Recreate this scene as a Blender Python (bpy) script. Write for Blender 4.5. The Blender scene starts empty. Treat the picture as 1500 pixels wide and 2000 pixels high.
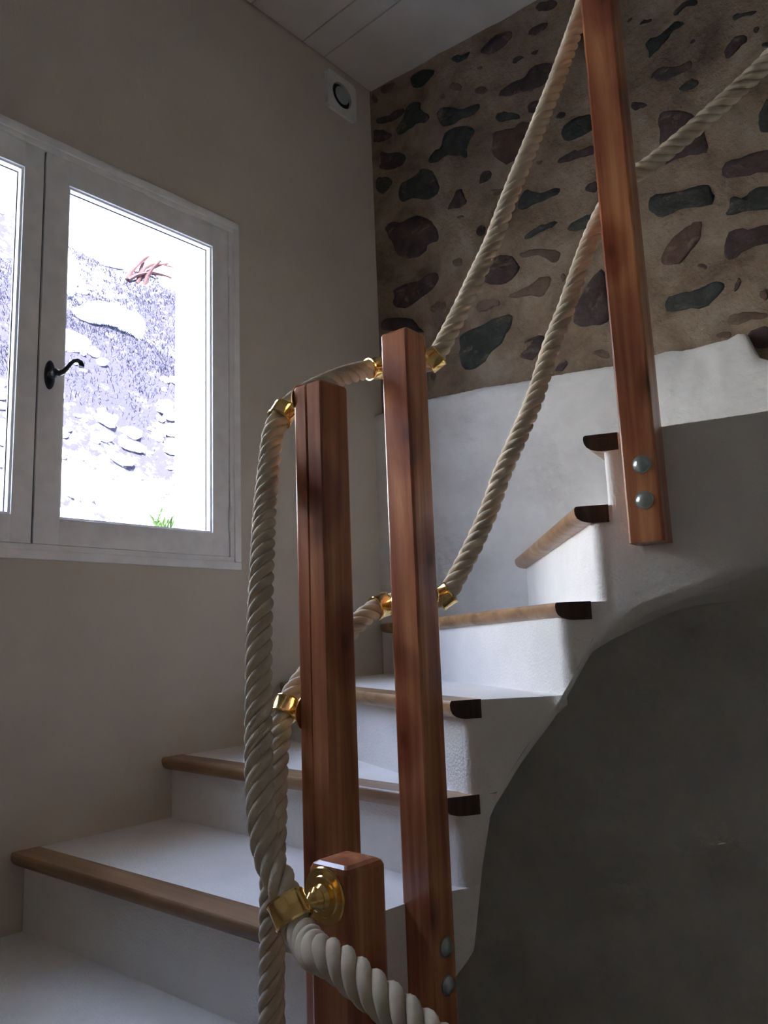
import bpy, bmesh, math, random
from mathutils import Vector, Matrix, noise

random.seed(7)
scn = bpy.context.scene
COL = scn.collection

# ------------------------------------------------------------------ camera
cam_d = bpy.data.cameras.new('camera')
cam = bpy.data.objects.new('camera', cam_d)
COL.objects.link(cam)
YAW = math.radians(41.3)
PITCH = math.atan2(252, 1518)
ROLL = math.atan2(351, 9136)
fh = Vector((-math.sin(YAW), math.cos(YAW), 0))
rh = Vector((math.cos(YAW), math.sin(YAW), 0))
up = Vector((0, 0, 1))
fw = fh * math.cos(PITCH) + up * math.sin(PITCH)
up0 = -fh * math.sin(PITCH) + up * math.cos(PITCH)
cr = rh * math.cos(ROLL) - up0 * math.sin(ROLL)
cu = rh * math.sin(ROLL) + up0 * math.cos(ROLL)
M = Matrix((cr, cu, -fw)).transposed().to_4x4()
M.translation = Vector((1.96, 0, 1.38))
cam.matrix_world = M
cam_d.sensor_width = 36
cam_d.lens = 1518 / 2000 * 36
cam_d.clip_start = 0.02
cam_d.clip_end = 200
scn.camera = cam

# ------------------------------------------------------------------ sky, light, exposure
SKY = 13.5
SUN = 136.0
world = bpy.data.worlds.new('overcast_sky')
scn.world = world
world.use_nodes = True
bg = world.node_tree.nodes['Background']
bg.inputs['Color'].default_value = (0.66, 0.82, 1.24, 1)
bg.inputs['Strength'].default_value = SKY
scn.view_settings.view_transform = 'Standard'
scn.view_settings.look = 'None'
scn.view_settings.exposure = 0.0
scn.view_settings.gamma = 1.0
scn.view_settings.use_curve_mapping = False
scn.cycles.max_bounces = 14
scn.cycles.diffuse_bounces = 12
scn.cycles.transparent_max_bounces = 12
scn.cycles.sample_clamp_indirect = 0.0
scn.cycles.use_denoising = True


sun_d = bpy.data.lights.new('sun', 'SUN')
sun_d.energy = SUN
sun_d.angle = math.radians(.6)
sun_d.color = (.97, .98, 1.0)
sun = bpy.data.objects.new('sun', sun_d)
COL.objects.link(sun)
sun.rotation_euler = Vector((-.56, .22, -.80)).to_track_quat('-Z', 'Y').to_euler()   # shines over the roof on to the bank


def portal(name, loc, sx, sy, aim):
    l = bpy.data.lights.new(name, 'AREA')
    l.shape = 'RECTANGLE'
    l.size = sx
    l.size_y = sy
    l.cycles.is_portal = True
    o = bpy.data.objects.new(name, l)
    COL.objects.link(o)
    o.location = loc
    o.rotation_euler = Vector(aim).to_track_quat('-Z', 'Y').to_euler()
    return o


portal('window_portal', (-0.28, 0.87, 2.2), 1.22, 1.06, (1, 0, 0))

# ------------------------------------------------------------------ materials
def mat(name):
    m = bpy.data.materials.new(name)
    m.use_nodes = True
    nt = m.node_tree
    return m, nt, nt.nodes['Principled BSDF']


def N(nt, t, **kw):
    n = nt.nodes.new(t)
    for k, v in kw.items():
        if k in n.inputs.keys():
            n.inputs[k].default_value = v
        else:
            setattr(n, k, v)
    return n


def coords(nt, scale=(1, 1, 1), kind='Object', rot=(0, 0, 0)):
    tc = N(nt, 'ShaderNodeTexCoord')
    mp = N(nt, 'ShaderNodeMapping')
    mp.inputs['Scale'].default_value = scale
    mp.inputs['Rotation'].default_value = rot
    nt.links.new(tc.outputs[kind], mp.inputs['Vector'])
    return mp.outputs['Vector']


def ramp(nt, src, stops):
    r = N(nt, 'ShaderNodeValToRGB')
    cr_ = r.color_ramp
    while len(cr_.elements) < len(stops):
        cr_.elements.new(0.5)
    for e, (p, c) in zip(cr_.elements, stops):
        e.position = p
        e.color = (*c, 1) if len(c) == 3 else c
    nt.links.new(src, r.inputs['Fac'])
    return r.outputs['Color']


def bump(nt, bs, src, strength, dist=0.01, prev=None):
    b = N(nt, 'ShaderNodeBump')
    b.inputs['Strength'].default_value = strength
    b.inputs['Distance'].default_value = dist
    nt.links.new(src, b.inputs['Height'])
    if prev is not None:
        nt.links.new(prev, b.inputs['Normal'])
    nt.links.new(b.outputs['Normal'], bs.inputs['Normal'])
    return b.outputs['Normal']


def plaster(name, c1, c2, scale=6, grain=0.35, gd=0.003, lump=0.3, ld=0.01, rough=0.9, gs=160, contrast=(0.35, 0.65)):
    m, nt, bs = mat(name)
    v = coords(nt)
    n1 = N(nt, 'ShaderNodeTexNoise', Scale=scale, Detail=5.0, Roughness=0.6)
    nt.links.new(v, n1.inputs['Vector'])
    nt.links.new(ramp(nt, n1.outputs['Fac'], [(contrast[0], c1), (contrast[1], c2)]), bs.inputs['Base Color'])
    n2 = N(nt, 'ShaderNodeTexNoise', Scale=gs, Detail=3.0)
    n3 = N(nt, 'ShaderNodeTexNoise', Scale=scale * 1.7, Detail=3.0)
    nt.links.new(v, n2.inputs['Vector'])
    nt.links.new(v, n3.inputs['Vector'])
    b1 = bump(nt, bs, n3.outputs['Fac'], lump, ld)
    bump(nt, bs, n2.outputs['Fac'], grain, gd, b1)
    bs.inputs['Roughness'].default_value = rough
    return m


M_WALL = plaster('beige_wall_plaster', (.60, .53, .435), (.655, .58, .48), scale=2.2, lump=.25, ld=.02)
M_STEP = plaster('pale_step_plaster', (.79, .76, .72), (.85, .82, .785), scale=5, grain=.6, gd=.003, lump=.35, ld=.012, gs=190)
M_LINEN = plaster('rough_white_render', (.66, .63, .595), (.80, .775, .74), scale=4.5, grain=.4, gd=.003, lump=.8, ld=.03, contrast=(.3, .6))
M_FLOOR = plaster('worn_floor_screed', (.44, .40, .34), (.52, .48, .42), scale=3)
M_PAINT = plaster('white_painted_plaster', (.52, .49, .44), (.58, .55, .50), scale=3)
M_OUT = plaster('outer_white_render', (.80, .80, .80), (.86, .86, .86), scale=5)


def mortar_mat():
    m, nt, bs = mat('sandy_lime_mortar')
    v = coords(nt)
    n1 = N(nt, 'ShaderNodeTexNoise', Scale=5.5, Detail=7.0, Roughness=0.65, Distortion=0.4)
    nt.links.new(v, n1.inputs['Vector'])
    c = ramp(nt, n1.outputs['Fac'], [(.28, (.115, .075, .048)), (.44, (.235, .165, .11)), (.60, (.33, .25, .175)), (.78, (.42, .36, .29))])
    nt.links.new(c, bs.inputs['Base Color'])
    n2 = N(nt, 'ShaderNodeTexNoise', Scale=11.0, Detail=6.0, Roughness=0.65)
    n3 = N(nt, 'ShaderNodeTexNoise', Scale=90.0, Detail=4.0)
    nt.links.new(v, n2.inputs['Vector'])
    nt.links.new(v, n3.inputs['Vector'])
    b1 = bump(nt, bs, n2.outputs['Fac'], .8, .035)
    bump(nt, bs, n3.outputs['Fac'], .5, .005, b1)
    bs.inputs['Roughness'].default_value = .95
    return m


M_MORTAR = mortar_mat()


def stone_mat(name, a, b, smear=.75):
    m, nt, bs = mat(name)
    v = coords(nt)
    n1 = N(nt, 'ShaderNodeTexNoise', Scale=16.0, Detail=6.0, Roughness=0.65)
    nt.links.new(v, n1.inputs['Vector'])
    base = ramp(nt, n1.outputs['Fac'], [(.35, a), (.65, b)])
    # lime mortar smeared over parts of the face
    n4 = N(nt, 'ShaderNodeTexNoise', Scale=13.0, Detail=5.0, Roughness=.7, Distortion=.6)
    nt.links.new(coords(nt, (1, 1, 1.6)), n4.inputs['Vector'])
    mx = N(nt, 'ShaderNodeMixRGB')
    nt.links.new(ramp(nt, n4.outputs['Fac'], [(.56, (0, 0, 0)), (.68, (smear, smear, smear))]), mx.inputs['Fac'])
    nt.links.new(base, mx.inputs['Color1'])
    mx.inputs['Color2'].default_value = (.22, .16, .11, 1)
    nt.links.new(mx.outputs['Color'], bs.inputs['Base Color'])
    n2 = N(nt, 'ShaderNodeTexNoise', Scale=45.0, Detail=6.0, Roughness=.6)
    nt.links.new(v, n2.inputs['Vector'])
    bump(nt, bs, n2.outputs['Fac'], .7, .008)
    bs.inputs['Roughness'].default_value = .85
    return m


M_STONES = [
    stone_mat('dark_grey_green_stone', (.028, .030, .024), (.065, .066, .055)),
    stone_mat('dark_violet_brown_stone', (.045, .028, .026), (.095, .065, .058)),
    stone_mat('red_brown_stone', (.075, .038, .026), (.14, .08, .055)),
    stone_mat('clay_brown_stone', (.11, .068, .045), (.19, .125, .085)),
]


def wood_mat(name, dark, mid, light, rough=.32, coat=.35, axis=2, knots_and_shadows=True, scale=1.0):
    m, nt, bs = mat(name)
    sc = [26 * scale, 26 * scale, 26 * scale]
    sc[axis] = 1.3 * scale
    v = coords(nt, tuple(sc))
    n0 = N(nt, 'ShaderNodeTexNoise', Scale=1.0, Detail=5.0, Roughness=.6, Distortion=.8)
    nt.links.new(v, n0.inputs['Vector'])
    base = ramp(nt, n0.outputs['Fac'], [(.30, dark), (.5, mid), (.72, light)])
    # broad tone changes along the timber and darker knots
    v2 = coords(nt, (9, 9, 3.2) if axis == 2 else (3.2, 3.2, 9))
    n1 = N(nt, 'ShaderNodeTexNoise', Scale=1.0, Detail=2.0)
    nt.links.new(v2, n1.inputs['Vector'])
    mx = N(nt, 'ShaderNodeMixRGB', blend_type='MULTIPLY')
    mx.inputs['Fac'].default_value = .8
    nt.links.new(base, mx.inputs['Color1'])
    nt.links.new(ramp(nt, n1.outputs['Fac'], [(.34, (.62, .5, .45)), (.6, (1.08, 1.08, 1.08))]), mx.inputs['Color2'])
    out = mx.outputs['Color']
    if knots_and_shadows:
        v3 = coords(nt, (7, 7, 3.6))
        vo = N(nt, 'ShaderNodeTexVoronoi', Scale=1.0)
        nt.links.new(v3, vo.inputs['Vector'])
        mk = N(nt, 'ShaderNodeMixRGB', blend_type='MULTIPLY')
        mk.inputs['Fac'].default_value = .85
        nt.links.new(out, mk.inputs['Color1'])
        nt.links.new(ramp(nt, vo.outputs['Distance'], [(.02, (.22, .13, .10)), (.13, (.75, .65, .6)), (.2, (1, 1, 1))]), mk.inputs['Color2'])
        out = mk.outputs['Color']
        # a few large knots; their dark halos also paint in the ropes' shadows
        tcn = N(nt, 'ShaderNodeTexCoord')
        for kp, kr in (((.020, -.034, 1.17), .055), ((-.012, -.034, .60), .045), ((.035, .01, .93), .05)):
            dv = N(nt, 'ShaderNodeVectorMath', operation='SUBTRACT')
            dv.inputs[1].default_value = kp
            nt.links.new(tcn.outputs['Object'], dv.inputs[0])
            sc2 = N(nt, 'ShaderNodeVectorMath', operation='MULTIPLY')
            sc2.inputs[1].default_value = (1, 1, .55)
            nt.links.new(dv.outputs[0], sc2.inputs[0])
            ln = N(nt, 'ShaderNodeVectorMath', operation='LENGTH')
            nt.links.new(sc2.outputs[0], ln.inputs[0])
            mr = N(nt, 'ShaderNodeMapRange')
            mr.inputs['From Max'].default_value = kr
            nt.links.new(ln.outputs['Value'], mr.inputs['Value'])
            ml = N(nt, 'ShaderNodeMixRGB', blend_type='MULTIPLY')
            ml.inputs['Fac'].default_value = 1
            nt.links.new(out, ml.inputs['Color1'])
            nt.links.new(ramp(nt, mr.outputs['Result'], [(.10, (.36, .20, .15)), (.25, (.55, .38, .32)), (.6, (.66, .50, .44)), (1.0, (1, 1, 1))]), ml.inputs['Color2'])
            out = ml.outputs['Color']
    nt.links.new(out, bs.inputs['Base Color'])
    bs.inputs['Roughness'].default_value = rough
    bs.inputs['Coat Weight'].default_value = coat
    bs.inputs['Coat Roughness'].default_value = .22
    bump(nt, bs, n0.outputs['Fac'], .12, .002)
    return m


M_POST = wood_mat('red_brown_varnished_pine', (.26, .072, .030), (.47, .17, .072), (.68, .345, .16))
M_OAK = wood_mat('golden_oak_nosing', (.20, .105, .048), (.36, .21, .10), (.48, .31, .17), rough=.38, coat=.2, axis=0, knots_and_shadows=False, scale=.9)
M_ENDG = wood_mat('dark_end_grain', (.035, .02, .014), (.065, .036, .024), (.10, .056, .036), rough=.7, coat=0, knots_and_shadows=False, scale=3)


def plain(name, col, rough=.5, metal=0.0, noise_amt=.06, scale=20, bumpy=0):
    m, nt, bs = mat(name)
    v = coords(nt)
    n1 = N(nt, 'ShaderNodeTexNoise', Scale=float(scale), Detail=3.0)
    nt.links.new(v, n1.inputs['Vector'])
    lo = tuple(max(0, c * (1 - noise_amt)) for c in col)
    hi = tuple(min(1, c * (1 + noise_amt)) for c in col)
    nt.links.new(ramp(nt, n1.outputs['Fac'], [(.3, lo), (.7, hi)]), bs.inputs['Base Color'])
    bs.inputs['Roughness'].default_value = rough
    bs.inputs['Metallic'].default_value = metal
    if bumpy:
        bump(nt, bs, n1.outputs['Fac'], bumpy, .003)
    return m


M_WHITE = plain('white_window_paint', (.88, .87, .86), rough=.45, bumpy=.1)
M_CEIL = plain('white_painted_board', (.66, .615, .56), rough=.6, scale=6, bumpy=.1)
M_VENT = plain('white_vent_plastic', (.74, .73, .70), rough=.4)
M_VENTG = plain('grey_vent_valve', (.30, .31, .31), rough=.5)
M_VENTD = plain('dark_vent_gap', (.05, .05, .05), rough=.7)
M_BRASS = plain('polished_brass', (.86, .60, .24), rough=.17, metal=1.0, noise_amt=.03)
M_STEEL = plain('galvanised_bolt', (.48, .55, .54), rough=.33, metal=.85, bumpy=.2, scale=60)
M_IRON = plain('black_iron', (.018, .018, .022), rough=.42, noise_amt=.2)
M_GASK = plain('dark_glazing_seal', (.03, .03, .04), rough=.7)


def glass_mat():
    m = bpy.data.materials.new('window_glass')
    m.use_nodes = True
    nt = m.node_tree
    nt.nodes.clear()
    o = N(nt, 'ShaderNodeOutputMaterial')
    mx = N(nt, 'ShaderNodeMixShader')
    tr = N(nt, 'ShaderNodeBsdfTransparent')
    tr.inputs['Color'].default_value = (.94, .96, .96, 1)
    gl = N(nt, 'ShaderNodeBsdfGlossy')
    gl.inputs['Roughness'].default_value = .02
    lw = N(nt, 'ShaderNodeLayerWeight')      # Schlick's reflectance, the same for both faces of the thin pane
    pw = N(nt, 'ShaderNodeMath', operation='POWER')
    pw.inputs[1].default_value = 5.0
    nt.links.new(lw.outputs['Facing'], pw.inputs[0])
    fr = N(nt, 'ShaderNodeMath', operation='MULTIPLY_ADD')
    fr.inputs[1].default_value = .96
    fr.inputs[2].default_value = .035
    nt.links.new(pw.outputs[0], fr.inputs[0])
    n = N(nt, 'ShaderNodeTexNoise', Scale=4.0)
    nt.links.new(coords(nt), n.inputs['Vector'])
    b = N(nt, 'ShaderNodeBump')
    b.inputs['Strength'].default_value = .02
    nt.links.new(n.outputs['Fac'], b.inputs['Height'])
    nt.links.new(b.outputs['Normal'], gl.inputs['Normal'])
    nt.links.new(fr.outputs[0], mx.inputs['Fac'])
    nt.links.new(tr.outputs['BSDF'], mx.inputs[1])
    nt.links.new(gl.outputs['BSDF'], mx.inputs[2])
    nt.links.new(mx.outputs['Shader'], o.inputs['Surface'])
    return m


M_GLASS = glass_mat()


def rope_mat():
    m, nt, bs = mat('cream_twisted_rope')
    tc = N(nt, 'ShaderNodeTexCoord')
    mp = N(nt, 'ShaderNodeMapping')
    nt.links.new(tc.outputs['UV'], mp.inputs['Vector'])
    # U runs along the strand in metres, V round it: fine yarns as slanted lines
    mp.inputs['Scale'].default_value = (1, 1, 1)
    w = N(nt, 'ShaderNodeTexWave', Scale=1.0, Distortion=1.2, Detail=2.0)
    w.inputs['Detail Scale'].default_value = 3.0
    mp2 = N(nt, 'ShaderNodeMapping')
    mp2.inputs['Rotation'].default_value = (0, 0, math.radians(22))
    mp2.inputs['Scale'].default_value = (70, 6.5, 1)
    nt.links.new(mp.outputs['Vector'], mp2.inputs['Vector'])
    nt.links.new(mp2.outputs['Vector'], w.inputs['Vector'])
    n = N(nt, 'ShaderNodeTexNoise', Scale=40.0, Detail=4.0)
    nt.links.new(coords(nt), n.inputs['Vector'])
    c = ramp(nt, n.outputs['Fac'], [(.3, (.76, .62, .45)), (.7, (.90, .77, .58))])
    mx = N(nt, 'ShaderNodeMixRGB', blend_type='MULTIPLY')
    mx.inputs['Fac'].default_value = .22
    nt.links.new(c, mx.inputs['Color1'])
    nt.links.new(w.outputs['Color'], mx.inputs['Color2'])
    nt.links.new(mx.outputs['Color'], bs.inputs['Base Color'])
    bump(nt, bs, w.outputs['Fac'], .5, .0015)
    bs.inputs['Roughness'].default_value = .85
    bs.inputs['Sheen Weight'].default_value = .15
    return m


M_ROPE = rope_mat()

# ------------------------------------------------------------------ helpers
def link(name, bm, m, parent=None, smooth=False, kind=None):
    me = bpy.data.meshes.new(name)
    bmesh.ops.recalc_face_normals(bm, faces=bm.faces[:])
    bm.to_mesh(me)
    bm.free()
    for mm in (m if isinstance(m, (list, tuple)) else [m]):
        me.materials.append(mm)
    if smooth:
        for p in me.polygons:
            p.use_smooth = True
        if smooth != 'all':
            me.set_sharp_from_angle(angle=math.radians(smooth))
    o = bpy.data.objects.new(name, me)
    COL.objects.link(o)
    if parent is not None:
        o.parent = parent
    if kind:
        o['kind'] = kind
    return o


def empty(name, label=None, cat=None, group=None, kind=None, loc=(0, 0, 0)):
    o = bpy.data.objects.new(name, None)
    o.empty_display_size = .1
    COL.objects.link(o)
    o.location = loc
    tag(o, label, cat, group, kind)
    return o


def tag(o, label=None, cat=None, group=None, kind=None):
    if label:
        o['label'] = label
    if cat:
        o['category'] = cat
    if group:
        o['group'] = group
    if kind:
        o['kind'] = kind
    return o


def box(bm, x0, x1, y0, y1, z0, z1, bev=0.0, seg=2):
    r = bmesh.ops.create_cube(bm, size=1)
    vs = r['verts']
    for v in vs:
        v.co = Vector(((x0 + x1) / 2 + v.co.x * (x1 - x0), (y0 + y1) / 2 + v.co.y * (y1 - y0), (z0 + z1) / 2 + v.co.z * (z1 - z0)))
    if bev:
        es = list({e for v in vs for e in v.link_edges})
        bmesh.ops.bevel(bm, geom=es, offset=bev, segments=seg, affect='EDGES', profile=.6)
    return vs


def lathe(bm, prof, origin, axis, seg=28, cap=True):
    """prof: list of (r, h) along axis from origin."""
    axis = Vector(axis).normalized()
    t = Vector((0, 0, 1)) if abs(axis.z) < .9 else Vector((1, 0, 0))
    a = axis.cross(t).normalized()
    b = axis.cross(a)
    o = Vector(origin)
    rings = []
    for r, h in prof:
        rings.append([bm.verts.new(o + axis * h + (a * math.cos(2 * math.pi * i / seg) + b * math.sin(2 * math.pi * i / seg)) * max(r, 1e-5)) for i in range(seg)])
    for p, q in zip(rings[:-1], rings[1:]):
        for i in range(seg):
            j = (i + 1) % seg
            bm.faces.new((p[i], p[j], q[j], q[i]))
    if cap:
        bm.faces.new(rings[0][::-1])
        bm.faces.new(rings[-1])
    return rings


def tube(bm, pts, rad, seg=12, cap=True):
    n = len(pts)
    pts = [Vector(p) for p in pts]
    rings = []
    up_ = None
    for i, p in enumerate(pts):
        t = (pts[min(i + 1, n - 1)] - pts[max(i - 1, 0)]).normalized()
        if up_ is None:
            up_ = t.orthogonal().normalized()
        up_ = (up_ - t * up_.dot(t)).normalized()
        b = t.cross(up_)
        r = rad[i] if isinstance(rad, (list, tuple)) else rad
        rings.append([bm.verts.new(p + (up_ * math.cos(2 * math.pi * k / seg) + b * math.sin(2 * math.pi * k / seg)) * r) for k in range(seg)])
    for p, q in zip(rings[:-1], rings[1:]):
        for i in range(seg):
            j = (i + 1) % seg
            bm.faces.new((p[i], p[j], q[j], q[i]))
    if cap:
        bm.faces.new(rings[0][::-1])
        bm.faces.new(rings[-1])


def prism(bm, poly, z0, z1):
    lo = [bm.verts.new((x, y, z0)) for x, y in poly]
    hi = [bm.verts.new((x, y, z1)) for x, y in poly]
    n = len(poly)
    f = [bm.faces.new(lo[::-1]), bm.faces.new(hi)]
    for i in range(n):
        j = (i + 1) % n
        f.append(bm.faces.new((lo[i], lo[j], hi[j], hi[i])))
    return lo, hi


def catmull(pts, step=.004):
    pts = [Vector(p) for p in pts]
    P_ = [pts[0] * 2 - pts[1]] + pts + [pts[-1] * 2 - pts[-2]]
    dense = []
    for i in range(1, len(P_) - 2):
        p0, p1, p2, p3 = P_[i - 1], P_[i], P_[i + 1], P_[i + 2]
        # centripetal form
        def td(a, b):
            return max((b - a).length, 1e-5) ** .5
        t0 = 0
        t1 = t0 + td(p0, p1)
        t2 = t1 + td(p1, p2)
        t3 = t2 + td(p2, p3)
        for k in range(24):
            t = t1 + (t2 - t1) * k / 24
            A1 = p0 * ((t1 - t) / (t1 - t0)) + p1 * ((t - t0) / (t1 - t0))
            A2 = p1 * ((t2 - t) / (t2 - t1)) + p2 * ((t - t1) / (t2 - t1))
            A3 = p2 * ((t3 - t) / (t3 - t2)) + p3 * ((t - t2) / (t3 - t2))
            B1 = A1 * ((t2 - t) / (t2 - t0)) + A2 * ((t - t0) / (t2 - t0))
            B2 = A2 * ((t3 - t) / (t3 - t1)) + A3 * ((t - t1) / (t3 - t1))
            dense.append(B1 * ((t2 - t) / (t2 - t1)) + B2 * ((t - t1) / (t2 - t1)))
    dense.append(pts[-1])
    out = [dense[0]]
    acc = 0
    for a, b in zip(dense[:-1], dense[1:]):
        L_ = (b - a).length
        while acc + L_ >= step:
            f = (step - acc) / L_
            a = a + (b - a) * f
            out.append(a.copy())
            L_ = (b - a).length
            acc = 0
        acc += L_
    return out
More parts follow.
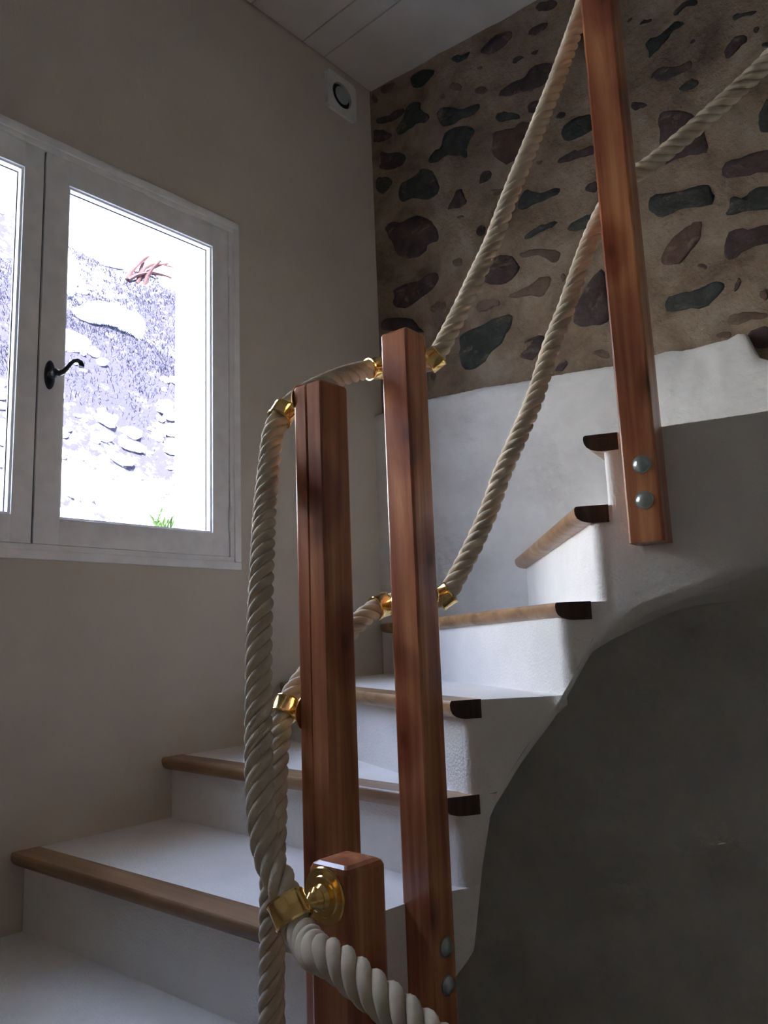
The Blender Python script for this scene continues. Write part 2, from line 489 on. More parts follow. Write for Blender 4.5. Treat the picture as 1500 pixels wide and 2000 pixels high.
STONES = [
 (3, [0.057,3.699,0.095,3.699,0.136,3.672,0.125,3.649,0.089,3.635,0.058,3.66]),
 (3, [-0.005,3.694,0.027,3.669,0.046,3.63,0.024,3.621,-0.007,3.646]),
 (0, [0.207,3.656,0.237,3.665,0.28,3.659,0.327,3.632,0.313,3.609,0.283,3.599,0.26,3.586,0.227,3.596,0.209,3.624]),
 (3, [0.385,3.539,0.407,3.537,0.445,3.501,0.434,3.479,0.414,3.501,0.39,3.51]),
 (3, [0.339,3.498,0.346,3.513,0.361,3.5,0.357,3.484]),
 (0, [0.177,3.53,0.204,3.542,0.244,3.532,0.251,3.489,0.294,3.441,0.274,3.423,0.226,3.442,0.199,3.433,0.158,3.424,0.131,3.43,0.126,3.46,0.161,3.482]),
 (1, [0.028,3.549,0.053,3.547,0.112,3.532,0.13,3.546,0.177,3.53,0.155,3.509,0.114,3.503,0.059,3.516,0.031,3.529]),
 (1, [-0.006,3.501,0.016,3.507,0.057,3.485,0.101,3.453,0.104,3.433,0.055,3.433,0.006,3.448,-0.007,3.47]),
 (0, [0.323,3.443,0.343,3.454,0.385,3.434,0.429,3.401,0.474,3.392,0.51,3.393,0.514,3.37,0.472,3.361,0.427,3.37,0.387,3.356,0.338,3.376,0.327,3.411]),
 (0, [0.348,3.336,0.373,3.342,0.411,3.343,0.469,3.316,0.485,3.28,0.46,3.262,0.446,3.234,0.446,3.185,0.426,3.205,0.388,3.227,0.352,3.242,0.33,3.232,0.279,3.238,0.271,3.259,0.295,3.282,0.333,3.283]),
 (1, [0.039,3.399,0.087,3.366,0.134,3.352,0.173,3.32,0.165,3.293,0.144,3.28,0.083,3.293,0.029,3.322,0.051,3.341]),
 (0, [0.005,3.273,0.03,3.281,0.065,3.27,0.098,3.238,0.086,3.218,0.062,3.201,0.034,3.205,0.004,3.233]),
 (0, [0.133,3.208,0.167,3.21,0.207,3.212,0.241,3.237,0.278,3.215,0.301,3.176,0.317,3.123,0.31,3.105,0.281,3.096,0.252,3.09,0.215,3.119,0.176,3.126,0.139,3.128,0.124,3.158]),
 (1, [0.341,3.012,0.368,3.045,0.391,3.076,0.413,3.081,0.422,3.046,0.435,3.019,0.417,3.003,0.366,3.009]),
 (1, [0.051,3.056,0.089,3.063,0.132,3.038,0.172,3.047,0.223,3.039,0.266,3.003,0.289,2.966,0.306,2.928,0.304,2.9,0.255,2.909,0.234,2.876,0.195,2.869,0.137,2.883,0.099,2.922,0.085,2.977,0.063,3.006]),
 (3, [0.35,2.8,0.378,2.807,0.4,2.791,0.396,2.765,0.361,2.774]),
 (3, [0.385,2.973,0.411,2.968,0.422,2.953,0.393,2.959]),
 (1, [0.463,2.887,0.485,2.903,0.503,2.88,0.49,2.855,0.466,2.863]),
 (1, [0.075,2.767,0.145,2.774,0.216,2.767,0.253,2.783,0.287,2.776,0.294,2.742,0.248,2.709,0.195,2.694,0.148,2.672,0.094,2.688,0.072,2.711,0.087,2.739]),
 (3, [0.245,2.644,0.272,2.659,0.314,2.65,0.321,2.621,0.286,2.616,0.252,2.622]),
 (3, [0.438,2.587,0.455,2.604,0.495,2.603,0.548,2.583,0.535,2.565,0.488,2.561,0.453,2.564]),
 (0, [0.363,2.495,0.413,2.504,0.469,2.51,0.521,2.522,0.571,2.525,0.588,2.506,0.579,2.472,0.553,2.44,0.533,2.416,0.485,2.392,0.459,2.362,0.419,2.354,0.371,2.365,0.362,2.416,0.369,2.459]),
 (3, [0.23,2.381,0.256,2.382,0.258,2.355,0.237,2.349]),
 (1, [0.003,2.658,0.069,2.651,0.16,2.629,0.197,2.571,0.222,2.545,0.178,2.561,0.006,2.612]),
 (1, [0.527,3.596,0.532,3.614,0.572,3.632,0.59,3.643,0.628,3.634,0.661,3.622,0.663,3.6,0.641,3.588,0.61,3.573,0.575,3.571]),
 (1, [0.728,3.575,0.736,3.592,0.765,3.589,0.803,3.585,0.802,3.566,0.782,3.553,0.749,3.557]),
 (0, [0.398,3.645,0.42,3.644,0.464,3.629,0.489,3.626,0.47,3.608,0.429,3.611,0.405,3.631]),
 (3, [0.505,3.539,0.517,3.548,0.537,3.541,0.526,3.532]),
 (1, [0.652,3.496,0.66,3.512,0.699,3.502,0.711,3.489,0.685,3.485,0.665,3.485]),
 (1, [0.728,3.49,0.742,3.496,0.767,3.49,0.756,3.478,0.737,3.479]),
 (1, [0.594,3.397,0.632,3.409,0.676,3.411,0.709,3.405,0.72,3.427,0.747,3.436,0.797,3.421,0.823,3.394,0.802,3.365,0.775,3.339,0.727,3.349,0.682,3.351,0.629,3.367,0.596,3.376]),
 (3, [0.493,3.457,0.511,3.466,0.542,3.447,0.551,3.429,0.53,3.422,0.499,3.44]),
 (1, [0.701,3.298,0.73,3.298,0.761,3.286,0.746,3.26,0.723,3.251,0.705,3.267]),
 (0, [0.571,3.313,0.592,3.316,0.631,3.301,0.675,3.267,0.668,3.251,0.629,3.272,0.596,3.274,0.576,3.293]),
 (1, [0.805,3.2,0.818,3.213,0.842,3.205,0.844,3.185,0.825,3.178]),
 (1, [0.763,3.655,0.768,3.68,0.816,3.666,0.846,3.645,0.838,3.62,0.8,3.627]),
 (2, [0.56,3.251,0.603,3.24,0.653,3.225,0.67,3.241,0.714,3.217,0.72,3.195,0.686,3.145,0.652,3.102,0.613,3.095,0.583,3.116,0.55,3.161,0.553,3.207]),
 (0, [0.818,3.135,0.837,3.153,0.877,3.164,0.921,3.154,0.944,3.14,0.947,3.095,0.909,3.087,0.853,3.086,0.826,3.102]),
 (1, [0.795,3.026,0.817,3.039,0.853,3.042,0.887,3.034,0.935,3.032,0.938,2.997,0.892,3.01,0.85,3.01,0.815,3.014]),
 (1, [0.487,3.065,0.494,3.098,0.519,3.112,0.542,3.094,0.532,3.067,0.503,3.063]),
 (3, [0.529,3.025,0.595,3.01,0.566,2.984,0.543,3.0]),
 (0, [0.634,2.908,0.648,2.944,0.673,2.972,0.701,2.949,0.737,2.931,0.801,2.928,0.799,2.906,0.749,2.904,0.705,2.899,0.656,2.896]),
 (1, [0.885,2.887,0.903,2.901,0.934,2.903,0.933,2.86,0.9,2.867]),
 (0, [0.809,2.758,0.825,2.781,0.863,2.785,0.921,2.791,0.922,2.766,0.893,2.742,0.842,2.746]),
 (0, [0.648,2.783,0.668,2.802,0.705,2.81,0.742,2.815,0.788,2.802,0.769,2.791,0.722,2.79,0.681,2.775]),
 (1, [0.84,2.669,0.867,2.706,0.885,2.727,0.895,2.72,0.86,2.669]),
 (3, [0.713,3.061,0.75,3.056,0.734,3.037]),
 (1, [0.476,2.678,0.498,2.72,0.544,2.761,0.593,2.741,0.618,2.71,0.627,2.678,0.602,2.653,0.563,2.639,0.517,2.647]),
 (3, [0.627,2.737,0.69,2.733,0.784,2.697,0.782,2.666,0.76,2.655,0.73,2.68,0.703,2.711,0.637,2.715]),
 (3, [0.773,2.601,0.788,2.614,0.797,2.59,0.782,2.574]),
 (3, [0.571,2.589,0.621,2.599,0.666,2.603,0.711,2.625,0.745,2.607,0.728,2.57,0.705,2.548,0.649,2.573,0.593,2.575]),
 (1, [0.621,2.398,0.651,2.411,0.695,2.413,0.707,2.392,0.684,2.364,0.659,2.325,0.627,2.336,0.603,2.353,0.642,2.378]),
 (1, [0.811,2.467,0.841,2.503,0.882,2.556,0.932,2.591,0.93,2.493,0.934,2.391,0.885,2.392,0.839,2.394,0.807,2.42,0.816,2.442]),
 (1, [0.734,2.278,0.76,2.309,0.78,2.301,0.771,2.266,0.729,2.266]),
 (3, [0.855,2.309,0.929,2.303,0.928,2.257,0.891,2.276]),
 (0, [1.229,3.372,1.24,3.392,1.267,3.4,1.304,3.389,1.305,3.363,1.278,3.378,1.255,3.372,1.238,3.363]),
 (1, [1.078,3.429,1.103,3.439,1.095,3.424]),
 (1, [1.12,3.398,1.135,3.405,1.164,3.393,1.16,3.384,1.137,3.391]),
 (0, [1.133,3.313,1.144,3.326,1.177,3.32,1.208,3.334,1.236,3.349,1.263,3.326,1.246,3.32,1.22,3.316,1.198,3.297,1.177,3.282,1.152,3.264,1.141,3.259,1.141,3.286]),
 (1, [1.268,3.245,1.279,3.258,1.296,3.244,1.286,3.235]),
 (1, [1.139,3.195,1.174,3.211,1.207,3.187,1.252,3.182,1.271,3.183,1.268,3.152,1.217,3.155,1.178,3.153,1.153,3.165]),
 (0, [1.218,3.099,1.239,3.115,1.265,3.12,1.286,3.11,1.278,3.088,1.249,3.088]),
 (1, [1.363,3.169,1.383,3.187,1.408,3.202,1.436,3.184,1.431,3.165,1.403,3.151,1.389,3.137,1.366,3.142]),
 (0, [1.397,3.27,1.416,3.274,1.466,3.253,1.471,3.243,1.425,3.254,1.402,3.256]),
 (1, [1.451,3.19,1.461,3.202,1.469,3.194,1.461,3.18]),
 (1, [1.068,3.131,1.098,3.117,1.126,3.095,1.096,3.098,1.066,3.105]),
 (1, [1.149,3.018,1.162,3.052,1.206,3.039,1.248,3.008,1.271,2.961,1.288,2.918,1.288,2.854,1.267,2.856,1.221,2.865,1.177,2.866,1.141,2.86,1.134,2.892,1.152,2.943,1.149,2.981]),
 (0, [1.435,2.903,1.453,2.939,1.469,2.956,1.471,2.869,1.456,2.839,1.435,2.852]),
 (0, [1.451,3.052,1.476,3.046,1.471,3.028]),
 (0, [1.465,3.129,1.489,3.144,1.492,3.115]),
 (0, [1.091,2.751,1.105,2.775,1.145,2.766,1.185,2.756,1.235,2.755,1.271,2.75,1.285,2.729,1.289,2.693,1.277,2.676,1.239,2.681,1.19,2.694,1.155,2.688,1.124,2.69,1.094,2.724]),
 (2, [1.114,2.556,1.134,2.59,1.171,2.618,1.207,2.634,1.23,2.641,1.25,2.627,1.241,2.593,1.228,2.567,1.198,2.543,1.173,2.521,1.139,2.52,1.118,2.536]),
 (1, [1.321,2.795,1.364,2.796,1.408,2.796,1.451,2.792,1.48,2.783,1.471,2.702,1.424,2.728,1.384,2.735,1.317,2.75]),
 (0, [1.312,2.626,1.331,2.652,1.334,2.682,1.371,2.661,1.396,2.682,1.429,2.678,1.462,2.664,1.455,2.602,1.414,2.609,1.369,2.622,1.338,2.619]),
 (1, [1.298,2.518,1.311,2.565,1.346,2.577,1.38,2.555,1.425,2.556,1.45,2.553,1.443,2.491,1.394,2.5,1.359,2.5,1.323,2.48,1.305,2.485]),
 (3, [1.218,2.494,1.23,2.505,1.249,2.48,1.243,2.473,1.219,2.484]),
 (0, [1.106,2.38,1.118,2.417,1.147,2.423,1.185,2.417,1.21,2.416,1.243,2.424,1.275,2.425,1.292,2.408,1.279,2.385,1.25,2.361,1.217,2.35,1.18,2.367,1.147,2.365]),
 (1, [1.313,2.387,1.325,2.419,1.337,2.415,1.329,2.388,1.317,2.371]),
 (3, [1.284,2.307,1.311,2.311,1.348,2.306,1.396,2.286,1.394,2.269,1.345,2.278,1.32,2.273,1.284,2.277]),
 (1, [1.339,2.242,1.367,2.248,1.398,2.254,1.399,2.177,1.361,2.187,1.343,2.206,1.335,2.223]),
 (3, [1.245,2.259,1.288,2.265,1.293,2.243,1.254,2.244]),
 (3, [1.379,2.355,1.404,2.361,1.4,2.322,1.382,2.336]),
]

# ------------------------------------------------------------------ the room shell
CEIL = 3.69
XR = 3.6
YB = -1.5


def ystone(x):
    return 2.242 + .1 * x


def yplinth(x):
    return 2.195 + .1 * x


# window wall, with the opening and its deep outer reveal
bm = bmesh.new()
HY0, HY1, HZ0, HZ1 = .237, 1.508, 1.64, 2.768      # opening where the frame sits
RY0, RY1, RZ0, RZ1 = .275, 1.47, 1.69, 2.72        # opening of the outer reveal
TH = -.27
for (x0, x1, a, b, c, d) in ((-.075, 0, HY0, HY1, HZ0, HZ1), (TH, -.075, RY0, RY1, RZ0, RZ1)):
    box(bm, x0, x1, YB - .3, a, -.1, CEIL + .2)
    box(bm, x0, x1, b, 2.6, -.1, CEIL + .2)
    box(bm, x0, x1, a, b, -.1, c)
    box(bm, x0, x1, a, b, d, CEIL + .2)
wl = link('wall_left', bm, M_WALL, kind='structure')
wl.data.materials.append(M_OUT)
for p in wl.data.polygons:
    if p.center.x < -.076:
        p.material_index = 1

# floor
bm = bmesh.new()
box(bm, -.27, XR + .2, YB - .2, 2.9, -.12, 0)
link('floor', bm, M_FLOOR, kind='structure')

# unseen sides of the room
bm = bmesh.new()
box(bm, XR, XR + .15, YB - .3, 2.9, -.1, CEIL + .2)
link('wall_right', bm, M_PAINT, kind='structure')
bm = bmesh.new()
box(bm, -.27, XR + .15, YB - .15, YB, -.1, CEIL + .2)
link('wall_front', bm, M_PAINT, kind='structure')

# ceiling of wide painted boards
bm = bmesh.new()
box(bm, -.27, XR + .15, YB - .15, 2.9, CEIL + .03, CEIL + .12)
ceil = link('ceiling', bm, M_CEIL, kind='structure')
edges = [2.74, 1.967, 1.852, 1.60, 1.23, .86, .49, .12, -.25, -.62, -.99, -1.36, -1.73, -2.1, -2.47, -2.75]
for a, b in zip(edges[1:], edges[:-1]):
    bm = bmesh.new()
    g = .0022
    if abs(b - 1.967) < .01:
        # the two short-jointed boards
        box(bm, .006, XR, a + .0008, b - g, CEIL, CEIL + .03, bev=.0015, seg=1)
    else:
        box(bm, .006, XR, a + g, b - g, CEIL + (.001 if abs(a - 1.60) < .01 else 0), CEIL + .03, bev=.0015, seg=1)
    link('ceiling_board', bm, M_CEIL, ceil)

# rubble wall of mortar and stones
bm = bmesh.new()
nx, nz = 150, 96
vv = []
for i in range(nx + 1):
    col = []
    for j in range(nz + 1):
        x = -.27 + (XR + .42) * i / nx
        z = 1.9 + (CEIL + .1 - 1.9) * j / nz
        n = noise.noise(Vector((x * 7, z * 7, 3.1))) * .006 + noise.noise(Vector((x * 19, z * 19, 8))) * .003
        fade = min(1, max(0, (x - .0) / .1))
        col.append(bm.verts.new((x, ystone(x) - n * fade, z)))
    vv.append(col)
for i in range(nx):
    for j in range(nz):
        bm.faces.new((vv[i][j], vv[i + 1][j], vv[i + 1][j + 1], vv[i][j + 1]))
box(bm, -.27, XR + .15, 2.66, 2.8, -.1, CEIL + .2)
wb = link('wall_back', bm, M_MORTAR, smooth='all', kind='structure')
# returns that close the wall's thickness under the render band
bm = bmesh.new()
prism(bm, [(-.27, 2.225), (XR + .15, 2.225 + .1 * (XR + .42)), (XR + .15, 2.7), (-.27, 2.7)], -.1, 1.95)
link('core', bm, M_MORTAR, wb)


def chaikin(p, closed=True):
    out = []
    n = len(p)
    for i in range(n):
        a, b = p[i], p[(i + 1) % n]
        out.append((a[0] * .75 + b[0] * .25, a[1] * .75 + b[1] * .25))
        out.append((a[0] * .25 + b[0] * .75, a[1] * .25 + b[1] * .75))
    return out


def add_stone(poly, tone, h=None):
    p = chaikin(poly) if len(poly) > 8 else chaikin(chaikin(poly))
    cx = sum(a for a, b in p) / len(p)
    cz = sum(b for a, b in p) / len(p)
    r = sum(math.hypot(a - cx, b - cz) for a, b in p) / len(p)
    p = [(a + noise.noise(Vector((a * 55, b * 55, 1))) * .006, b + noise.noise(Vector((a * 55, b * 55, 5))) * .006) for a, b in p]
    if h is None:
        h = min(.008, .003 + r * .07)
    bm = bmesh.new()
    rings = []
    for s, d in ((1.03, -.006), (1.0, h * .25), (.90, h * .72), (.66, h), (.33, h * 1.08)):
        rg = []
        for a, b in p:
            x = cx + (a - cx) * s
            z = cz + (b - cz) * s
            dd = d + (noise.noise(Vector((x * 38, z * 38, 9 + tone))) * h * .35 if d > h * .5 else 0)
            rg.append(bm.verts.new((x, ystone(x) - dd, z)))
        rings.append(rg)
    for u, w in zip(rings[:-1], rings[1:]):
        for i in range(len(p)):
            j = (i + 1) % len(p)
            bm.faces.new((u[i], u[j], w[j], w[i]))
    c = bm.verts.new((cx, ystone(cx) - h * 1.08, cz))
    for i in range(len(p)):
        bm.faces.new((rings[-1][i], rings[-1][(i + 1) % len(p)], c))
    return link('stone', bm, M_STONES[tone], wb, smooth='all')


for tone, q in STONES:
    add_stone([(max(q[i], .012), min(q[i + 1], CEIL - .004)) for i in range(0, len(q), 2)], tone)
# the wall goes on beyond the picture's right edge
rs = random.Random(3)
spots = []
tries = 0
while len(spots) < 46 and tries < 4000:
    tries += 1
    x = rs.uniform(1.62, 3.45)
    z = rs.uniform(2.36, 3.6)
    w = rs.uniform(.05, .13)
    if all(math.hypot(x - a, (z - b) * 1.4) > (w + c) * 1.05 for a, b, c in spots):
        spots.append((x, z, w))
        n = rs.randint(8, 11)
        th = rs.uniform(-.3, .5)
        pts = []
        for i in range(n):
            a = 2 * math.pi * i / n
            r = w * rs.uniform(.75, 1.1)
            u, v = r * math.cos(a), r * .55 * math.sin(a)
            pts.append((x + u * math.cos(th) - v * math.sin(th), z + u * math.sin(th) + v * math.cos(th)))
        add_stone(pts, rs.choice((0, 1, 1, 2, 3)))

# white render band along the foot of the rubble wall
top = [(0.0, 2.253), (.09, 2.262), (.282, 2.267), (.38, 2.261), (.474, 2.259), (.62, 2.246), (.782, 2.238), (.86, 2.232), (.954, 2.224), (1.03, 2.227),
       (1.092, 2.228), (1.112, 2.231), (1.13, 2.228), (1.16, 2.220), (1.205, 2.219), (1.25, 2.222), (1.292, 2.221), (1.32, 2.232), (1.345, 2.224), (1.352, 2.175), (1.37, 2.145),
       (1.40, 2.128), (1.46, 2.118), (1.52, 2.15), (1.58, 2.215), (1.8, 2.21), (2.2, 2.2), (2.8, 2.21), (3.6, 2.2)]
bm = bmesh.new()


def ztop(x):
    for (a, b), (c, d) in zip(top[:-1], top[1:]):
        if a <= x <= c:
            return b + (d - b) * (x - a) / (c - a) + noise.noise(Vector((x * 55, 0, 0))) * .002
    return top[-1][1]


xs = [XR * (i / 360) ** 1.0 for i in range(361)]
cols = []
for x in xs:
    zt = ztop(x)
    c = [bm.verts.new((x, ystone(x) + .002, zt - .001)), bm.verts.new((x, yplinth(x) + .008, zt)), bm.verts.new((x, yplinth(x) + .002, zt - .004))]
    for k in range(1, 60):
        z = zt - .004 - (zt - .004 + .0) * (k / 60)
        amp = .006 if x > 1.0 else .0035
        fade = min(1, x / .05)
        c.append(bm.verts.new((x, yplinth(x) - fade * (noise.noise(Vector((x * 6, z * 6, 2))) * amp + noise.noise(Vector((x * 17, z * 17, 7))) * amp * .45), z)))
    cols.append(c)
for a, b in zip(cols[:-1], cols[1:]):
    for k in range(len(a) - 1):
        bm.faces.new((a[k], b[k], b[k + 1], a[k + 1]))
link('render_band', bm, M_LINEN, wb, smooth='all')

# ------------------------------------------------------------------ the window
win = empty('window_1', kind='structure')
# fixed frame with a stepped moulding round it
bm = bmesh.new()


def ring_frame(bm, y0, y1, z0, z1, w, x0, x1, bev=.002):
    for (a, b, c, d) in ((y0, y1, z1 - w, z1), (y0, y1, z0, z0 + w), (y0, y0 + w, z0 + w, z1 - w), (y1 - w, y1, z0 + w, z1 - w)):
        box(bm, x0, x1, a, b, c, d, bev=bev, seg=2)


ring_frame(bm, .215, 1.530, 1.617, 2.791, .024, -.001, .013, .003)
ring_frame(bm, .2375, 1.5075, 1.6405, 2.7675, .016, -.07, .007)
link('window_frame', bm, M_WHITE, win, smooth=40)


def sash(y0, y1, glass_y0, glass_y1, name='sash'):
    z0, z1 = 1.6575, 2.7505
    gz0, gz1 = 1.728, 2.676
    bm = bmesh.new()
    X0_, X1_ = -.052, .003
    box(bm, X0_, X1_, y0, glass_y0, z0, z1, bev=.0025)
    box(bm, X0_, X1_, glass_y1, y1, z0, z1, bev=.0025)
    box(bm, X0_, X1_, glass_y0 - .001, glass_y1 + .001, z0, gz0, bev=.0025)
    box(bm, X0_, X1_, glass_y0 - .001, glass_y1 + .001, gz1, z1, bev=.0025)
    # inner glazing bead
    ring_frame(bm, glass_y0 - .001, glass_y1 + .001, gz0 - .001, gz1 + .001, .007, -.03, -.004, .0015)
    s = link(name, bm, M_WHITE, win, smooth=40)
    bm = bmesh.new()
    box(bm, -.030, -.026, glass_y0 - .004, glass_y1 + .004, gz0 - .004, gz1 + .004)
    link('pane', bm, M_GLASS, s)
    bm = bmesh.new()
    ring_frame(bm, glass_y0 + .006, glass_y1 - .006, gz0 + .006, gz1 - .006, .0022, -.0255, -.0235, .0)
    link('glazing_seal', bm, M_GASK, s)
    return s


sL = sash(.255, .871, .318, .818)
sR = sash(.876, 1.490, .943, 1.428)
bm = bmesh.new()
box(bm, -.04, -.006, .868, .879, 1.66, 2.748)
link('rebate_seal', bm, M_GASK, win)
# hinges on the outer stiles
for y in (1.4915, .2535):
    par = sR if y > 1 else sL
    for z in (1.775, 2.625):
        bm = bmesh.new()
        lathe(bm, [(.0035, -.036), (.0058, -.034), (.0058, -.001), (.0045, 0), (.0058, .001), (.0058, .034), (.0035, .036)], (.0085, y, z), (0, 0, 1), 12)
        link('hinge', bm, M_WHITE, par, smooth=40)
# black iron lever handle on an oval rose
bm = bmesh.new()
prof = [(1.0, 0), (1.0, .003), (.88, .006), (.55, .0085), (.0, .010)]
rings = []
for s, h in prof:
    rings.append([bm.verts.new((.003 + h, .904 + .0145 * max(s, .02) * math.cos(2 * math.pi * i / 28), 2.110 + .040 * max(s, .02) * math.sin(2 * math.pi * i / 28))) for i in range(28)])
for p, q in zip(rings[:-1], rings[1:]):
    for i in range(28):
        bm.faces.new((p[i], p[(i + 1) % 28], q[(i + 1) % 28], q[i]))
bm.faces.new(rings[0][::-1])
lathe(bm, [(.0105, 0), (.0105, .020), (.012, .024), (.011, .034), (.006, .040)], (.006, .904, 2.108), (1, 0, 0), 16)
tube(bm, [(.034, .904, 2.107), (.040, .912, 2.106), (.046, .921, 2.112), (.049, .930, 2.124), (.050, .938, 2.137), (.050, .946, 2.147), (.050, .956, 2.151), (.050, .965, 2.148), (.050, .969, 2.141), (.050, .9675, 2.135)],
     [.0075, .008, .0068, .0058, .0055, .0055, .006, .0068, .0075, .0078], 12)
link('window_handle', bm, M_IRON, sR, smooth=60)

# ------------------------------------------------------------------ the round vent by the ceiling
vent = empty('wall_vent', 'square white ventilation outlet with round valve, under the ceiling in the corner', 'vent', loc=(0, 2.057, 3.566))
bm = bmesh.new()
# plate with round opening
seg = 40
cy, cz = 2.057, 3.566
R_ = .054
hw = .083
out_f, in_f, in_b, out_b = [], [], [], []
for i in range(seg):
    a = 2 * math.pi * (i + .5) / seg
    c, s = math.cos(a), math.sin(a)
    k = hw / max(abs(c), abs(s))
    out_f.append(bm.verts.new((.014, cy + k * c, cz + k * s)))
    out_b.append(bm.verts.new((0, cy + (k + .001) * c, cz + (k + .001) * s)))
    in_f.append(bm.verts.new((.014, cy + R_ * c, cz + R_ * s)))
    in_b.append(bm.verts.new((.001, cy + R_ * c, cz + R_ * s)))
for i in range(seg):
    j = (i + 1) % seg
    bm.faces.new((out_f[i], out_f[j], in_f[j], in_f[i]))
    bm.faces.new((out_b[i], out_b[j], out_f[j], out_f[i]))
    bm.faces.new((in_f[i], in_f[j], in_b[j], in_b[i]))
o = link('plate', bm, M_VENT, vent)
o.matrix_parent_inverse = Matrix.Translation((0, -cy, -cz))
bm = bmesh.new()
lathe(bm, [(.053, 0), (.053, .0015)], (.0005, cy, cz), (1, 0, 0), 32)
o = link('duct_opening', bm, M_VENTD, vent)
o.matrix_parent_inverse = Matrix.Translation((0, -cy, -cz))
bm = bmesh.new()
lathe(bm, [(.010, .002), (.012, .010), (.036, .0115), (.0375, .014), (.030, .018), (.002, .020)], (0, cy, cz), (1, 0, 0), 36)
o = link('valve_disc', bm, M_VENTG, vent, smooth=50)
o.matrix_parent_inverse = Matrix.Translation((0, -cy, -cz))

# ------------------------------------------------------------------ the staircase
CV = [(.99, -.55), (.99, .2), (.99, 1.05), (1.0, 1.15), (1.018, 1.205), (1.038, 1.25), (1.07, 1.30), (1.13, 1.37), (1.20, 1.43), (1.27, 1.470), (1.33, 1.492), (1.40, 1.510), (1.55, 1.550), (2.4, 1.76), (3.6, 2.06)]
ARC = [0.0]
for a, b in zip(CV[:-1], CV[1:]):
    ARC.append(ARC[-1] + math.dist(a, b))


def cpt(t):
    for i in range(len(CV) - 1):
        if t <= ARC[i + 1] or i == len(CV) - 2:
            f = (t - ARC[i]) / (ARC[i + 1] - ARC[i])
            return (CV[i][0] + (CV[i + 1][0] - CV[i][0]) * f, CV[i][1] + (CV[i + 1][1] - CV[i][1]) * f)


def carc(p):
    """arc position of the curve point nearest to p."""
    best = (9, 0)
    for i in range(len(CV) - 1):
        a, b = Vector(CV[i]), Vector(CV[i + 1])
        d = b - a
        f = max(0, min(1, (Vector(p) - a).dot(d) / d.dot(d)))
        r = (Vector(p) - a - d * f).length
        if r < best[0]:
            best = (r, ARC[i] + f * d.length)
    return best[1]


WALLP = [(0, -.55), (0, 2.195), (3.6, 2.555)]
WARC = [0, 2.745, 2.745 + math.dist(WALLP[1], WALLP[2])]


def wpt(t):
    if t <= WARC[1]:
        return (0.0, -.55 + t)
    f = (t - WARC[1]) / (WARC[2] - WARC[1])
    return (3.6 * f, 2.195 + .36 * f)


def warc(p):
    if p[0] < 1e-3:
        return p[1] + .55
    return WARC[1] + math.hypot(p[0], p[1] - 2.195)


# front top edge of each nosing: (wall end, string end), tread height
FR = {
    -3: ((0, -.21), (.99, -.17), .185), -2: ((0, .05), (.99, .08), .37), -1: ((0, .31), (.99, .34), .555), 0: ((0, .56), (.99, .60), .74),
    1: ((0, .852), (.99, .885), .920), 2: ((0, 1.256), (1.020, 1.208), 1.083), 3: ((0, 1.690), (1.027, 1.229), 1.260),
    4: ((0, 2.185), (1.172, 1.405), 1.442), 5: ((.560, 2.251), (1.214, 1.438), 1.635), 6: ((1.06, 2.301), (1.240, 1.453), 1.782)}
# string end of every riser, as arc position
OVER = .034


def riser(k):
    (ax, ay), (bx, by), z = FR[k]
    d = Vector((bx - ax, by - ay)).normalized()
    nrm = Vector((-d.y, d.x))      # away from the foot of the stairs
    if k == 6:
        nrm = Vector((-d.y, d.x))
    a = Vector((ax, ay)) + nrm * OVER
    b = Vector((bx, by)) + nrm * OVER
    return a, b, nrm, d


def wall_hit(a, d):
    """follow the line from a against d until it meets the room's walls."""
    best = None
    if abs(d.x) > 1e-6:
        t = -a.x / d.x
        y = a.y + d.y * t
        if y <= 2.196 and t < .05:
            best = t
    den = d.y - .1 * d.x
    if abs(den) > 1e-6:
        t = (2.195 + .1 * a.x - a.y) / den
        if a.x + d.x * t >= -1e-4 and (best is None or abs(t) < abs(best)) and t < .9:
            best = t
    return a + d * (best or 0)


RIS = {}
for k in FR:
    a, b, nrm, d = riser(k)
    w = wall_hit(a, d)
    if w.x < .002:
        w.x = 0.0
    # string end: where the riser line meets the string curve
    bt = None
    for i in range(2000):
        t = ARC[-1] * i / 1999
        q = Vector(cpt(t))
        s = abs((q - a).dot(nrm))
        if (q - b).length < .14 and (bt is None or s < bt[0]):
            bt = (s, t)
    RIS[k] = (w, warc(w), bt[1] if bt else carc(b))
RIS[4] = (RIS[4][0], RIS[4][1], carc((1.180, 1.413)))
RIS[7] = (None, WARC[-1] - .001, ARC[-1] - .001)
ks = sorted(FR)
stair = empty('staircase', 'winding staircase of pale plastered steps with oak nosings and a curved plastered string', 'staircase', loc=(0, 0, 0))

# lower edge of the string along the curve, and of the soffit along the walls
ZL = [((.99, -.55), -.02), ((.99, .25), -.02), ((.99, .6), .16), ((.99, .9), .42), ((.99, 1.05), .58), ((1.0, 1.15), .69), ((1.018, 1.205), .745), ((1.04, 1.253), .79), ((1.052, 1.275), .93),
      ((1.067, 1.296), 1.035), ((1.111, 1.347), 1.125), ((1.16, 1.396), 1.205), ((1.19, 1.42), 1.26), ((1.23, 1.447), 1.34), ((1.319, 1.489), 1.412), ((1.425, 1.517), 1.446), ((1.53, 1.545), 1.487), ((1.8, 1.61), 1.55), ((3.6, 2.06), 1.56)]
ZLA = [(carc(p), z) for p, z in ZL]
ZW = [(-3, 0), (-2, 0), (-1, .10), (0, .28), (1, .55), (2, .74), (3, .93), (4, 1.12), (5, 1.32), (6, 1.45), (7, 1.5)]


def lerp_tab(tab, t):
    if t <= tab[0][0]:
        return tab[0][1]
    for (a, b), (c, d) in zip(tab[:-1], tab[1:]):
        if t <= c:
            return b + (d - b) * (t - a) / max(c - a, 1e-6)
    return tab[-1][1]


